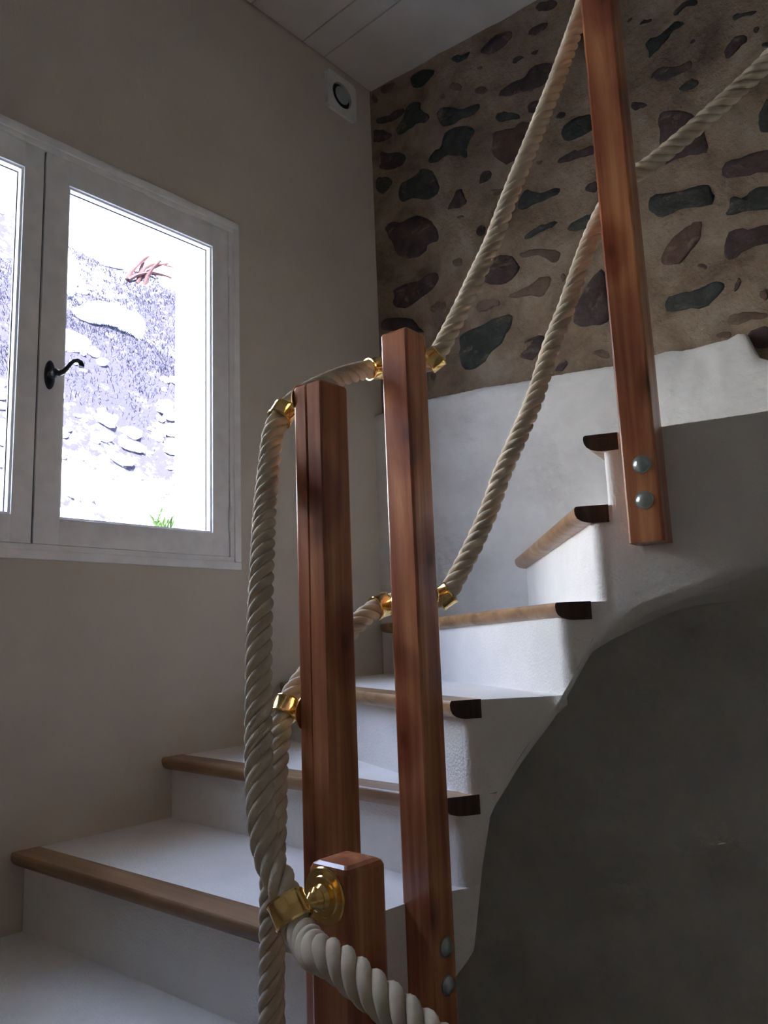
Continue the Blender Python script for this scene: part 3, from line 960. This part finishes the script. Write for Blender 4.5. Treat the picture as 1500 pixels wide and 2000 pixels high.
T2W = [(0, 0)] + [(RIS[k][2], RIS[k][1]) for k in ks] + [(ARC[-1], WARC[-1])]
T2Z = [(RIS[k][2], z) for k, z in ZW]
INS = .003
for k in ks:
    w0, wa0, t0 = RIS[k]
    w1, wa1, t1 = RIS[k + 1]
    z1 = FR[k][2]
    z0 = FR[k - 1][2] if k > -3 else 0.0
    t1e = min(t1 + .03, ARC[-1])
    if k == 3:      # the string is cut away under this corner
        t1 = carc((1.152, 1.389))
        t1e = t1
    wa1e = min(wa1 + .02, WARC[-1])
    cs = [cpt(t0)]
    tt = t0 + .02
    while tt < t1 - .004:
        cs.append(cpt(tt))
        tt += .02 if tt < ARC[12] else .15
    cs.append(cpt(t1))
    nb = len(cs)
    poly = list(cs)
    if t1e > t1 + .01:
        e = cpt(t1e)
        d = (Vector(e) - Vector(wpt(wa1e))).normalized()
        poly.append((e[0] - d.x * INS, e[1] - d.y * INS))
    elif k == 3:
        e = cpt(t1 + .05)
        d = (Vector(e) - Vector(wpt(wa1e))).normalized()
        poly.append((e[0] - d.x * .028, e[1] - d.y * .028))
    poly.append(wpt(wa1e))
    if wa0 < WARC[1] < wa1e:
        poly.append((0.0, 2.195))
    poly.append(wpt(wa0))
    bm = bmesh.new()
    lo, hi = prism(bm, poly, z0, z1)
    for v in lo:
        q = (v.co.x, v.co.y)
        if q in [tuple(map(float, c)) for c in cs] or math.dist(q, cpt(carc(q))) < .02:
            zl = lerp_tab(ZLA, carc(q)) + .031
        else:
            zl = lerp_tab(T2Z, .5 * (t0 + t1)) + .03
        v.co.z = min(max(z0, zl), z1 - .02) if v is not lo[0] and v is not lo[-1] else z0
    if k == 3:
        lo[nb].co.z = z1 - .02
    es = []
    bm.edges.ensure_lookup_table()
    sel = set(hi[:nb])
    for e in bm.edges:
        a, b = e.verts
        if a in sel and b in sel and abs(hi.index(a) - hi.index(b)) == 1:
            es.append(e)
        if (a is lo[0] and b is hi[0]) or (a is hi[0] and b is lo[0]):
            es.append(e)
    bmesh.ops.bevel(bm, geom=es, offset=.019, segments=5, affect='EDGES', profile=.5)
    link('step', bm, M_STEP, stair, smooth=50)

# nosings: bull-nosed oak bars with dark end grain
for k in ks:
    (ax, ay), (bx, by), z = FR[k]
    a = Vector((ax, ay))
    b = Vector((bx, by))
    d = (b - a).normalized()
    nrm = Vector((-d.y, d.x))
    ze = z + .0015
    T = .036
    D = .067
    # profile in (depth, height)
    pr = [(D, 0), (.004, 0), (.001, -.003), (0, -.008), (.001, -.017), (.005, -.025), (.013, -.031), (.024, -.0345), (.034, -T), (D, -T)]
    bm = bmesh.new()
    left, right = [], []
    for dp, h in pr:
        o0 = a + nrm * dp
        o1 = b + nrm * dp
        # cut the wall end on the wall and the string end on the string curve
        wv = wall_hit(o0, d)
        best = None
        for i in range(90):
            q = o1 + d * (-.09 + .0022 * i)
            t = carc((q.x, q.y))
            c = Vector(cpt(t))
            dd = (q - c).length
            if best is None or dd < best[0]:
                best = (dd, q)
        rq = best[1] + d * .002
        left.append(bm.verts.new((wv.x, wv.y, ze + h)))
        right.append(bm.verts.new((rq.x, rq.y, ze + h)))
    n = len(pr)
    for i in range(n):
        j = (i + 1) % n
        bm.faces.new((left[i], left[j], right[j], right[i]))
    bm.faces.new(left[::-1])
    fe = bm.faces.new(right)
    fe.material_index = 1
    o = link('nosing', bm, [M_OAK, M_ENDG], stair, smooth=40)

# string and soffit
ts = []
t = 0
while t < ARC[-1]:
    ts.append((t, None))
    t += .012 if 1.4 < t < ARC[12] + .1 else .06
ts.append((ARC[-1], None))
for k in ks:
    ts.append((RIS[k][2] - 1e-4, None))
    ts.append((RIS[k][2] + 1e-4, None))
ts = sorted(x[0] for x in ts)
bm = bmesh.new()
cols = []
for t in ts:
    t = min(max(t, 0), ARC[-1])
    kk = max([k for k in ks if RIS[k][2] <= t] + [-4])
    zt = FR[kk - 1][2] if kk - 1 in FR else 0.0
    x, y = cpt(t)
    zl = lerp_tab(ZLA, t)
    wx, wy = wpt(min(WARC[-1], max(0, lerp_tab(T2W, t))))
    zw = lerp_tab(T2Z, t)
    inn = Vector((wx - x, wy - y))
    L_ = inn.length
    inn.normalize()
    c = [(x, y, zt)]
    r = .03
    zt_ = max(zt, zl + r + .001)
    c[0] = (x, y, zt_)
    for q in range(1, 5):
        c.append((x, y, zt_ + (zl + r - zt_) * q / 5))
    for q in range(7):
        a = math.pi / 2 * q / 6
        c.append((x + inn.x * r * (1 - math.cos(a)), y + inn.y * r * (1 - math.cos(a)), zl + r - r * math.sin(a)))
    sx, sy, sz = c[-1]
    wx += inn.x * .012
    wy += inn.y * .012
    for q in range(1, 7):
        f = q / 6
        c.append((sx + (wx - sx) * f, sy + (wy - sy) * f, sz + (zw - sz) * f))
    cols.append([bm.verts.new(p) for p in c])
for a, b in zip(cols[:-1], cols[1:]):
    for i in range(len(a) - 1):
        try:
            bm.faces.new((a[i], b[i], b[i + 1], a[i + 1]))
        except ValueError:
            pass
link('string', bm, M_STEP, stair, smooth=50)

# ------------------------------------------------------------------ posts, ropes and brass brackets
def post(name, label, cx, cy, th, w, z0, z1, crack=False, top_bev=.006, cham=.0045):
    root = empty(name, label, 'newel post', loc=(cx, cy, z0))
    h = w / 2
    c = cham
    sec = []
    # cross-section, anticlockwise from the left front corner, chamfered arrises
    sec += [(-h + c, -h), None, (h - c, -h), (h - c * .3, -h + c * .3), (h, -h + c), (h, h - c), (h - c * .3, h - c * .3), (h - c, h), (-h + c, h), (-h + c * .3, h - c * .3), (-h, h - c), (-h, -h + c), (-h + c * .3, -h + c * .3)]
    ct, st = math.cos(th), math.sin(th)
    bm = bmesh.new()
    H = z1 - z0
    zs = [0, .25, .5, .7, .8, .88, .94, .985, 1.0]
    levels = [(H * f if f < 1 else H - top_bev, 0) for f in zs]
    levels += [(H - top_bev * .35, top_bev * .3), (H, top_bev)]
    rings = []
    for z, inset in levels:
        f = z / H
        dep = 0.0
        if crack:
            dep = .010 * max(0, min(1, (f - .45) / .5))
        ring = []
        for s in sec:
            if s is None:
                m = -.004 + .0015 * math.sin(f * 9)
                wd = .0006 + .0022 * (dep / .010) if crack else .001
                for q in ((m - wd, -h), (m, -h + dep), (m + wd, -h)):
                    ring.append(q)
            else:
                ring.append(s)
        vs = []
        for x, y in ring:
            k = (h - inset) / h
            x *= k
            y *= k
            vs.append(bm.verts.new((x * ct - y * st, x * st + y * ct, z)))
        rings.append(vs)
    for p, q in zip(rings[:-1], rings[1:]):
        for i in range(len(p)):
            j = (i + 1) % len(p)
            bm.faces.new((p[i], p[j], q[j], q[i]))
    bm.faces.new(rings[0][::-1])
    bm.faces.new(rings[-1])
    bmesh.ops.triangulate(bm, faces=[f for f in bm.faces if len(f.verts) > 4])
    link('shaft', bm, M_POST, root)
    return root


def local(root, o):
    o.matrix_parent_inverse = Matrix.Translation(root.location).inverted()
    return o


def bolt(root, p, n, r=.0175):
    bm = bmesh.new()
    n = Vector(n)
    lathe(bm, [(r, 0), (r, .0018), (r * .86, .0022), (r * .80, .0045), (r * .62, .0085), (r * .36, .0108), (r * .02, .0115)], Vector(p), n, 28)
    local(root, link('bolt', bm, M_STEEL, root, smooth=35))


def bracket(root, face_p, ring_c, tangent, rose=.034):
    face_p = Vector(face_p)
    ring_c = Vector(ring_c)
    ax = ring_c - face_p
    L_ = ax.length
    ax.normalize()
    # turned stem
    bm = bmesh.new()
    e = L_ - .021
    lathe(bm, [(.013, 0), (.0155, .004), (.0125, .009), (.0145, .013), (.009, .018), (.0105, .021), (.0058, .026), (.0045, e * .75 if e * .75 > .028 else .029), (.0062, e - .003), (.0055, e + .002)], face_p + ax * .004, ax, 24)
    b = local(root, link('bracket', bm, M_BRASS, root, smooth=50))
    bm = bmesh.new()
    lathe(bm, [(rose, 0), (rose, .002), (rose * .96, .0038), (rose * .72, .0045), (rose * .68, .0062), (rose * .40, .0075)], face_p, ax, 40)
    link('rose', bm, M_BRASS, b, smooth=35)
    # sleeve that grips the rope
    bm = bmesh.new()
    t = Vector(tangent).normalized()
    W = .0155
    lathe(bm, [(.0205, -W), (.0232, -W), (.0242, -W + .0025), (.0232, -W + .005), (.0232, W - .005), (.0242, W - .0025), (.0232, W), (.0205, W), (.0203, 0), (.0205, -W)], ring_c, t, 32, cap=False)
    link('sleeve', bm, M_BRASS, b, smooth=35)
    return b


R1 = [(1.93, .80, .01), (1.92, .79, .35), (1.87, .75, .75), (1.78, .69, .92), (1.667, 0.621, 0.947), (1.591, 0.608, 0.976), (1.527, 0.604, 0.999), (1.469, 0.601, 1.019), (1.419, 0.603, 1.034), (1.376, 0.605, 1.045), (1.335, 0.609, 1.055), (1.298, 0.616, 1.053), (1.258, 0.640, 1.049), (1.228, .653, 1.052), (1.212, .655, 1.07), (1.199, .657, 1.090), (1.165, .663, 1.121), (1.141, .672, 1.165), (1.115, .69, 1.22), (1.084, .716, 1.296), (1.054, .743, 1.389), (1.019, .778, 1.491), (.968, .828, 1.6), (.937, .866, 1.695), (.927, .885, 1.755), (.932, .903, 1.792),
      (.927, .955, 1.838), (.925, 1.03, 1.885), (.928, 1.10, 1.919), (.932, 1.158, 1.94), (.956, 1.208, 1.947), (1.034, 1.228, 1.95), (1.047, 1.246, 1.985), (1.061, 1.265, 2.027), (1.076, 1.285, 2.074), (1.097, 1.31, 2.139), (1.122, 1.338, 2.213),
      (1.156, 1.374, 2.331), (1.197, 1.417, 2.465), (1.236, 1.458, 2.594), (1.27, 1.494, 2.715), (1.296, 1.524, 2.818), (1.318, 1.55, 2.924), (1.42, 1.57, 2.99), (1.6, 1.61, 3.09), (2.2, 1.74, 3.5), (2.42, 1.79, 3.685)]
R2 = [(1.95, .50, .01), (1.88, .50, .22), (1.76, .505, .35), (1.60, .53, .39), (1.40, .60, .44), (1.26, .645, .475), (1.212, .655, .50), (1.17, .665, .54), (1.10, .71, .59), (1.06, .755, .64), (1.03, .779, .70), (1.020, .787, .781), (1.012, .792, .856), (1.006, .799, .921), (.998, .807, .988), (.991, .815, 1.043), (.978, .832, 1.113), (.958, .854, 1.185), (.939, .878, 1.237), (.932, .897, 1.274),
      (.928, .935, 1.312), (.920, .99, 1.347), (.920, 1.05, 1.386), (.926, 1.10, 1.424), (.932, 1.15, 1.448), (.956, 1.204, 1.459), (1.032, 1.228, 1.463), (1.046, 1.244, 1.492), (1.062, 1.263, 1.532), (1.079, 1.282, 1.577), (1.1, 1.305, 1.639),
      (1.121, 1.328, 1.713), (1.147, 1.356, 1.787), (1.173, 1.383, 1.864), (1.207, 1.417, 1.989), (1.232, 1.443, 2.067), (1.258, 1.471, 2.16), (1.282, 1.496, 2.238), (1.307, 1.522, 2.305), (1.333, 1.55, 2.358),
      (1.391, 1.565, 2.380), (1.443, 1.578, 2.408), (1.496, 1.591, 2.439), (1.569, 1.609, 2.486), (1.635, 1.625, 2.532), (1.80, 1.66, 2.68), (2.2, 1.74, 2.92), (2.9, 1.87, 3.1), (3.585, 2.0, 3.25)]


def rope(label, pts, phase=0.0, R=.0200, pitch=.092):
    step = .0036
    c = catmull(pts, step)
    # light smoothing
    for _ in range(6):
        c = [c[0]] + [(c[i - 1] + c[i] * 2 + c[i + 1]) / 4 for i in range(1, len(c) - 1)] + [c[-1]]
    rs_ = R / 2.62
    rc = R - rs_
    bm = bmesh.new()
    uvl = bm.loops.layers.uv.new('UVMap')
    n = len(c)
    frames = []
    u = None
    for i in range(n):
        t = (c[min(i + 1, n - 1)] - c[max(i - 1, 0)]).normalized()
        if u is None:
            u = t.orthogonal().normalized()
        u = (u - t * u.dot(t)).normalized()
        frames.append((c[i], t, u.copy(), t.cross(u)))
    SG = 10
    for s in range(4):
        cen = []
        for i, (p, t, a, b) in enumerate(frames):
            ang = phase + s * math.pi / 2 + 2 * math.pi * i * step / pitch
            cen.append(p + (a * math.cos(ang) + b * math.sin(ang)) * rc)
        prev = None
        for i in range(n):
            tt = (cen[min(i + 1, n - 1)] - cen[max(i - 1, 0)]).normalized()
            p, t, a, b = frames[i]
            rad = (cen[i] - p).normalized()
            rad = (rad - tt * rad.dot(tt)).normalized()
            bi = tt.cross(rad)
            # strands are pressed a little flat against one another
            ring = [bm.verts.new(cen[i] + (rad * math.cos(2 * math.pi * q / SG) + bi * math.sin(2 * math.pi * q / SG) * 1.06) * rs_) for q in range(SG)]
            if prev:
                for q in range(SG):
                    j = (q + 1) % SG
                    f = bm.faces.new((prev[q], prev[j], ring[j], ring[q]))
                    uu = [(i - 1) * step * 1.0, (i - 1) * step, i * step, i * step]
                    vvv = [q / SG, (q + 1) / SG, (q + 1) / SG, q / SG]
                    for lp, x, y in zip(f.loops, uu, vvv):
                        lp[uvl].uv = (x * 10, y)
            else:
                bm.faces.new(ring[::-1])
            prev = ring
        bm.faces.new(prev)
    tube(bm, c[::3], R * .50, 10)
    o = link('handrail_rope', bm, M_ROPE, smooth='all')
    tag(o, label, 'rope')
    return c


def tang(pts, p):
    i = min(range(len(pts)), key=lambda k: (Vector(pts[k]) - Vector(p)).length)
    return Vector(pts[min(i + 1, len(pts) - 1)]) - Vector(pts[max(i - 1, 0)])


c1 = rope('cream twisted rope of the upper handrail, sagging in a long loop to the short newel', R1)
c2 = rope('cream twisted rope of the lower handrail, passing behind the long loop of the upper one', R2, phase=.6)

# left tall post
pl_ = post('newel_post', 'tall brown post with a split in its face, directly behind the short newel', 1.023, .911, math.radians(2), .0668, .45, 1.822, crack=True)
bracket(pl_, (.9895, .907, 1.800), (.932, .903, 1.792), tang(c1, (.932, .903, 1.792)))
bracket(pl_, (.9895, .902, 1.270), (.932, .897, 1.274), tang(c2, (.932, .897, 1.274)))
# middle post
pm = post('newel_post', 'tall brown post in the middle, reaching higher than the split one', 1.022, 1.146, math.radians(2.2), .0649, .60, 1.985)
bracket(pm, (.9895, 1.152, 1.945), (.932, 1.158, 1.94), tang(c1, (.932, 1.158, 1.94)), rose=.030)
bracket(pm, (1.026, 1.1785, 1.95), (1.034, 1.228, 1.95), tang(c1, (1.034, 1.228, 1.95)), rose=.030)
bracket(pm, (.9895, 1.148, 1.450), (.932, 1.15, 1.448), tang(c2, (.932, 1.15, 1.448)), rose=.030)
bracket(pm, (1.026, 1.1785, 1.463), (1.032, 1.228, 1.463), tang(c2, (1.032, 1.228, 1.463)), rose=.030)
for z in (.851, .789):
    bolt(pm, (1.0545, 1.149, z), (math.cos(.038), math.sin(.038), 0), r=.0165)
# upper newel
tn = math.radians(8)
pn = post('newel_post', 'long reddish post with two grey bolts at its foot, running up out of view', 1.359, 1.463, tn, .067, 1.547, 3.02)
for p in ((1.368, 1.4305, 1.697), (1.367, 1.4305, 1.627)):
    bolt(pn, p, (math.sin(tn), -math.cos(tn), 0))
bracket(pn, (1.345, 1.496, 2.93), (1.318, 1.55, 2.924), tang(c1, (1.318, 1.55, 2.924)), rose=.030)
bracket(pn, (1.350, 1.496, 2.36), (1.333, 1.55, 2.358), tang(c2, (1.333, 1.55, 2.358)), rose=.030)
# short newel in front
ps = post('newel_post', 'short newel post in front, with a brass rose just below its flat top', 1.2162, .7489, math.radians(-.5), .070, 0.0, 1.108, top_bev=.009, cham=.006)
bracket(ps, (1.212, .7139, 1.071), (1.212, .655, 1.07), (.60, 0, -.80), rose=.0345)
bracket(ps, (1.212, .7139, .505), (1.212, .655, .50), tang(c2, (1.212, .655, .50)), rose=.0345)

# ------------------------------------------------------------------ outside: the rocky bank
def zbank(x, y):
    d = -x - 1.0
    z = .8 + 1.25 * d
    crest = 5.0 + .35 * math.sin(y * .9) + .5 * noise.noise(Vector((y * .8, 0, 4)))
    z += .22 * noise.noise(Vector((x * 1.1, y * 1.1, 0))) + .07 * noise.noise(Vector((x * 4, y * 4, 6)))
    if z > crest:
        z = crest + (z - crest) * .06
    return max(z, .6)


def bank_mat():
    m, nt, bs = mat('stony_bank_soil')
    v = coords(nt)
    n1 = N(nt, 'ShaderNodeTexNoise', Scale=1.6, Detail=9.0, Roughness=.72)
    nt.links.new(v, n1.inputs['Vector'])
    n2 = N(nt, 'ShaderNodeTexNoise', Scale=14.0, Detail=8.0, Roughness=.7)
    nt.links.new(v, n2.inputs['Vector'])
    a = N(nt, 'ShaderNodeMath', operation='ADD')
    nt.links.new(n1.outputs['Fac'], a.inputs[0])
    nt.links.new(n2.outputs['Fac'], a.inputs[1])
    h = N(nt, 'ShaderNodeMath', operation='MULTIPLY')
    h.inputs[1].default_value = .5
    nt.links.new(a.outputs[0], h.inputs[0])
    # low dark growth covers a belt half way up the slope, thinning out above and below
    sp = N(nt, 'ShaderNodeSeparateXYZ')
    nt.links.new(coords(nt, (1, 1, 1), 'Object'), sp.inputs[0])
    belt = ramp(nt, sp.outputs['Z'], [(0, (0, 0, 0)), (1, (1, 1, 1))])
    mr = N(nt, 'ShaderNodeMapRange')
    mr.inputs['From Min'].default_value = 1.5
    mr.inputs['From Max'].default_value = 5.5
    nt.links.new(sp.outputs['Z'], mr.inputs['Value'])
    belt = ramp(nt, mr.outputs['Result'], [(.20, (.53, .53, .53)), (.36, (.42, .42, .42)), (.62, (.42, .42, .42)), (.85, (.47, .47, .47))])
    cmpn = N(nt, 'ShaderNodeMath', operation='SUBTRACT')
    nt.links.new(h.outputs[0], cmpn.inputs[0])
    nt.links.new(belt, cmpn.inputs[1])
    off = N(nt, 'ShaderNodeMath', operation='ADD')
    off.inputs[1].default_value = .5
    nt.links.new(cmpn.outputs[0], off.inputs[0])
    # growth kept off the unseen near end, so bare bank bounces more light in
    my = N(nt, 'ShaderNodeMapRange')
    my.inputs['From Min'].default_value = 1.1
    my.inputs['From Max'].default_value = .2
    my.inputs['To Max'].default_value = .2
    nt.links.new(sp.outputs['Y'], my.inputs['Value'])
    off2 = N(nt, 'ShaderNodeMath', operation='SUBTRACT')
    nt.links.new(off.outputs[0], off2.inputs[0])
    nt.links.new(my.outputs['Result'], off2.inputs[1])
    off = off2
    nt.links.new(ramp(nt, off.outputs[0], [(.36, (.42, .40, .37)), (.45, (.62, .60, .57)), (.49, (.09, .085, .10)), (.55, (.024, .0215, .031))]), bs.inputs['Base Color'])
    bump(nt, bs, n2.outputs['Fac'], .6, .04)
    bs.inputs['Roughness'].default_value = 1
    bs.inputs['Specular IOR Level'].default_value = 0
    return m


bm = bmesh.new()
nx, ny = 110, 150
g = []
for i in range(nx + 1):
    x = -.9 - 9 * (i / nx)
    g.append([bm.verts.new((x, -4 + 14 * j / ny, zbank(x, -4 + 14 * j / ny))) for j in range(ny + 1)])
for i in range(nx):
    for j in range(ny):
        bm.faces.new((g[i][j], g[i + 1][j], g[i + 1][j + 1], g[i][j + 1]))
M_BANK = bank_mat()
link('ground', bm, M_BANK, smooth='all', kind='structure')
M_BOULD = stone_mat('pale_limestone', (.62, .60, .57), (.78, .76, .73), smear=0.0)


def boulder(name, x, y, r, sx, sy, sz, seed):
    bm = bmesh.new()
    bmesh.ops.create_icosphere(bm, subdivisions=3, radius=1)
    for v in bm.verts:
        n = noise.noise(v.co * 1.3 + Vector((seed, 0, 0))) * .38 + noise.noise(v.co * 3.4 + Vector((0, seed, 0))) * .12
        v.co = v.co * (1 + n)
        v.co = Vector((v.co.x * sx * r, v.co.y * sy * r, v.co.z * sz * r))
    o = link(name, bm, M_BOULD, smooth=35)
    o.location = (x, y, zbank(x, y) + r * sz * .25)
    return o


BL = [(-3.43, 2.92, .155, 1.0, 1.5, .75, 'broad pale boulder halfway up the bank outside the window'),
      (-3.55, 3.22, .115, .9, .8, 1.35, 'small upright pale rock beside the broad boulder on the bank'),
      (-4.35, 3.55, .25, .9, .9, 1.15, 'tall pale rock standing near the crest of the bank'),
      (-4.25, 4.12, .30, .9, 1.2, .95, 'large pale rock by the window reveal near the crest'),
      (-3.95, 2.75, .22, .9, .7, 1.3, 'pale upright rock beside the sash stile, high on the bank'),
      (-3.05, 2.38, .12, .8, 1.7, .7, 'long low pale rock beside the window handle')]
for i, (x, y, r, a, b, c, lab) in enumerate(BL):
    tag(boulder('boulder', x, y, r, a, b, c, i * 3.7 + 1), lab, 'rock')

# rubble that nobody could count, lying on the lower bank
rb = random.Random(11)
bm = bmesh.new()
for _ in range(1500):
    x = rb.uniform(-4.6, -1.4)
    y = rb.uniform(.2, 4.8)
    low = noise.noise(Vector((x * 1.3, y * 1.3, 7)))
    if x < -2.75 and low < .12:
        continue
    r = rb.uniform(.015, .075) * (1 if x > -2.9 else .8)
    k = bmesh.ops.create_icosphere(bm, subdivisions=1, radius=r)
    s = Vector((rb.uniform(.7, 1.2), rb.uniform(.8, 1.6), rb.uniform(.5, .9)))
    c = Vector((x, y, zbank(x, y) + r * .2))
    for v in k['verts']:
        v.co = Vector((v.co.x * s.x, v.co.y * s.y, v.co.z * s.z)) * (1 + rb.uniform(-.2, .2)) + c
tag(link('rubble', bm, M_BOULD, kind='stuff'), 'pale broken stones strewn over the bank', 'rubble')

# dry scrub on the middle of the bank
def leaf_mat(name, a, b):
    m, nt, bs = mat(name)
    n1 = N(nt, 'ShaderNodeTexNoise', Scale=9.0, Detail=4.0)
    nt.links.new(coords(nt), n1.inputs['Vector'])
    nt.links.new(ramp(nt, n1.outputs['Fac'], [(.35, a), (.65, b)]), bs.inputs['Base Color'])
    bs.inputs['Roughness'].default_value = .9
    bs.inputs['Specular IOR Level'].default_value = 0
    return m


M_SCRUB = leaf_mat('dry_grey_scrub', (.018, .0165, .025), (.036, .034, .048))
M_GREEN = leaf_mat('fresh_green_leaf', (.025, .043, .015), (.04, .065, .025))
M_BRANCH = leaf_mat('red_brown_branch', (.035, .018, .018), (.05, .025, .025))


def tuft(bm, c, n, size, spread, rr):
    for _ in range(n):
        a = rr.uniform(0, 2 * math.pi)
        b = Vector(c) + Vector((rr.gauss(0, spread), rr.gauss(0, spread), 0))
        b.z = zbank(b.x, b.y) - .01
        d = Vector((math.cos(a) * .6, math.sin(a) * .6, rr.uniform(.4, 1.1))).normalized() * size * rr.uniform(.5, 1.2)
        s = d.orthogonal().normalized() * size * .07
        v = [bm.verts.new(b - s), bm.verts.new(b + s), bm.verts.new(b + d * .6 + s * .8), bm.verts.new(b + d), bm.verts.new(b + d * .6 - s * .8)]
        bm.faces.new(v)


bm = bmesh.new()
for _ in range(1300):
    x = rb.uniform(-4.4, -2.75)
    y = rb.uniform(1.2, 4.9)
    if noise.noise(Vector((x * 1.3, y * 1.3, 7))) > .16:
        continue
    tuft(bm, (x, y, 0), 34, .038, .08, rb)
tag(link('scrub', bm, M_SCRUB, kind='stuff'), 'dry greyish scrub across the middle of the bank', 'scrub')
bm = bmesh.new()
tuft(bm, (-2.07, 2.60, 0), 160, .10, .05, rb)
tag(link('green_plant', bm, M_GREEN), 'low fresh green plant at the foot of the bank by the reveal', 'plant')
bm = bmesh.new()
base = Vector((-4.1, 3.55, zbank(-4.1, 3.55)))
for k in range(7):
    p = base + Vector((rb.uniform(-.05, .05), rb.uniform(-.1, .1), -.05))
    pts = [p]
    d = Vector((.05, rb.uniform(-.15, .9), 1)).normalized()
    for q in range(6):
        d = (d + Vector((rb.uniform(-.15, .15), rb.uniform(-.1, .35), rb.uniform(-.35, .1)))).normalized()
        p = p + d * .10
        pts.append(p)
    tube(bm, pts, [.022 - .003 * q for q in range(7)], 6)
tag(link('bare_shrub', bm, M_BRANCH), 'bare reddish shrub bending over near the crest of the bank', 'shrub')
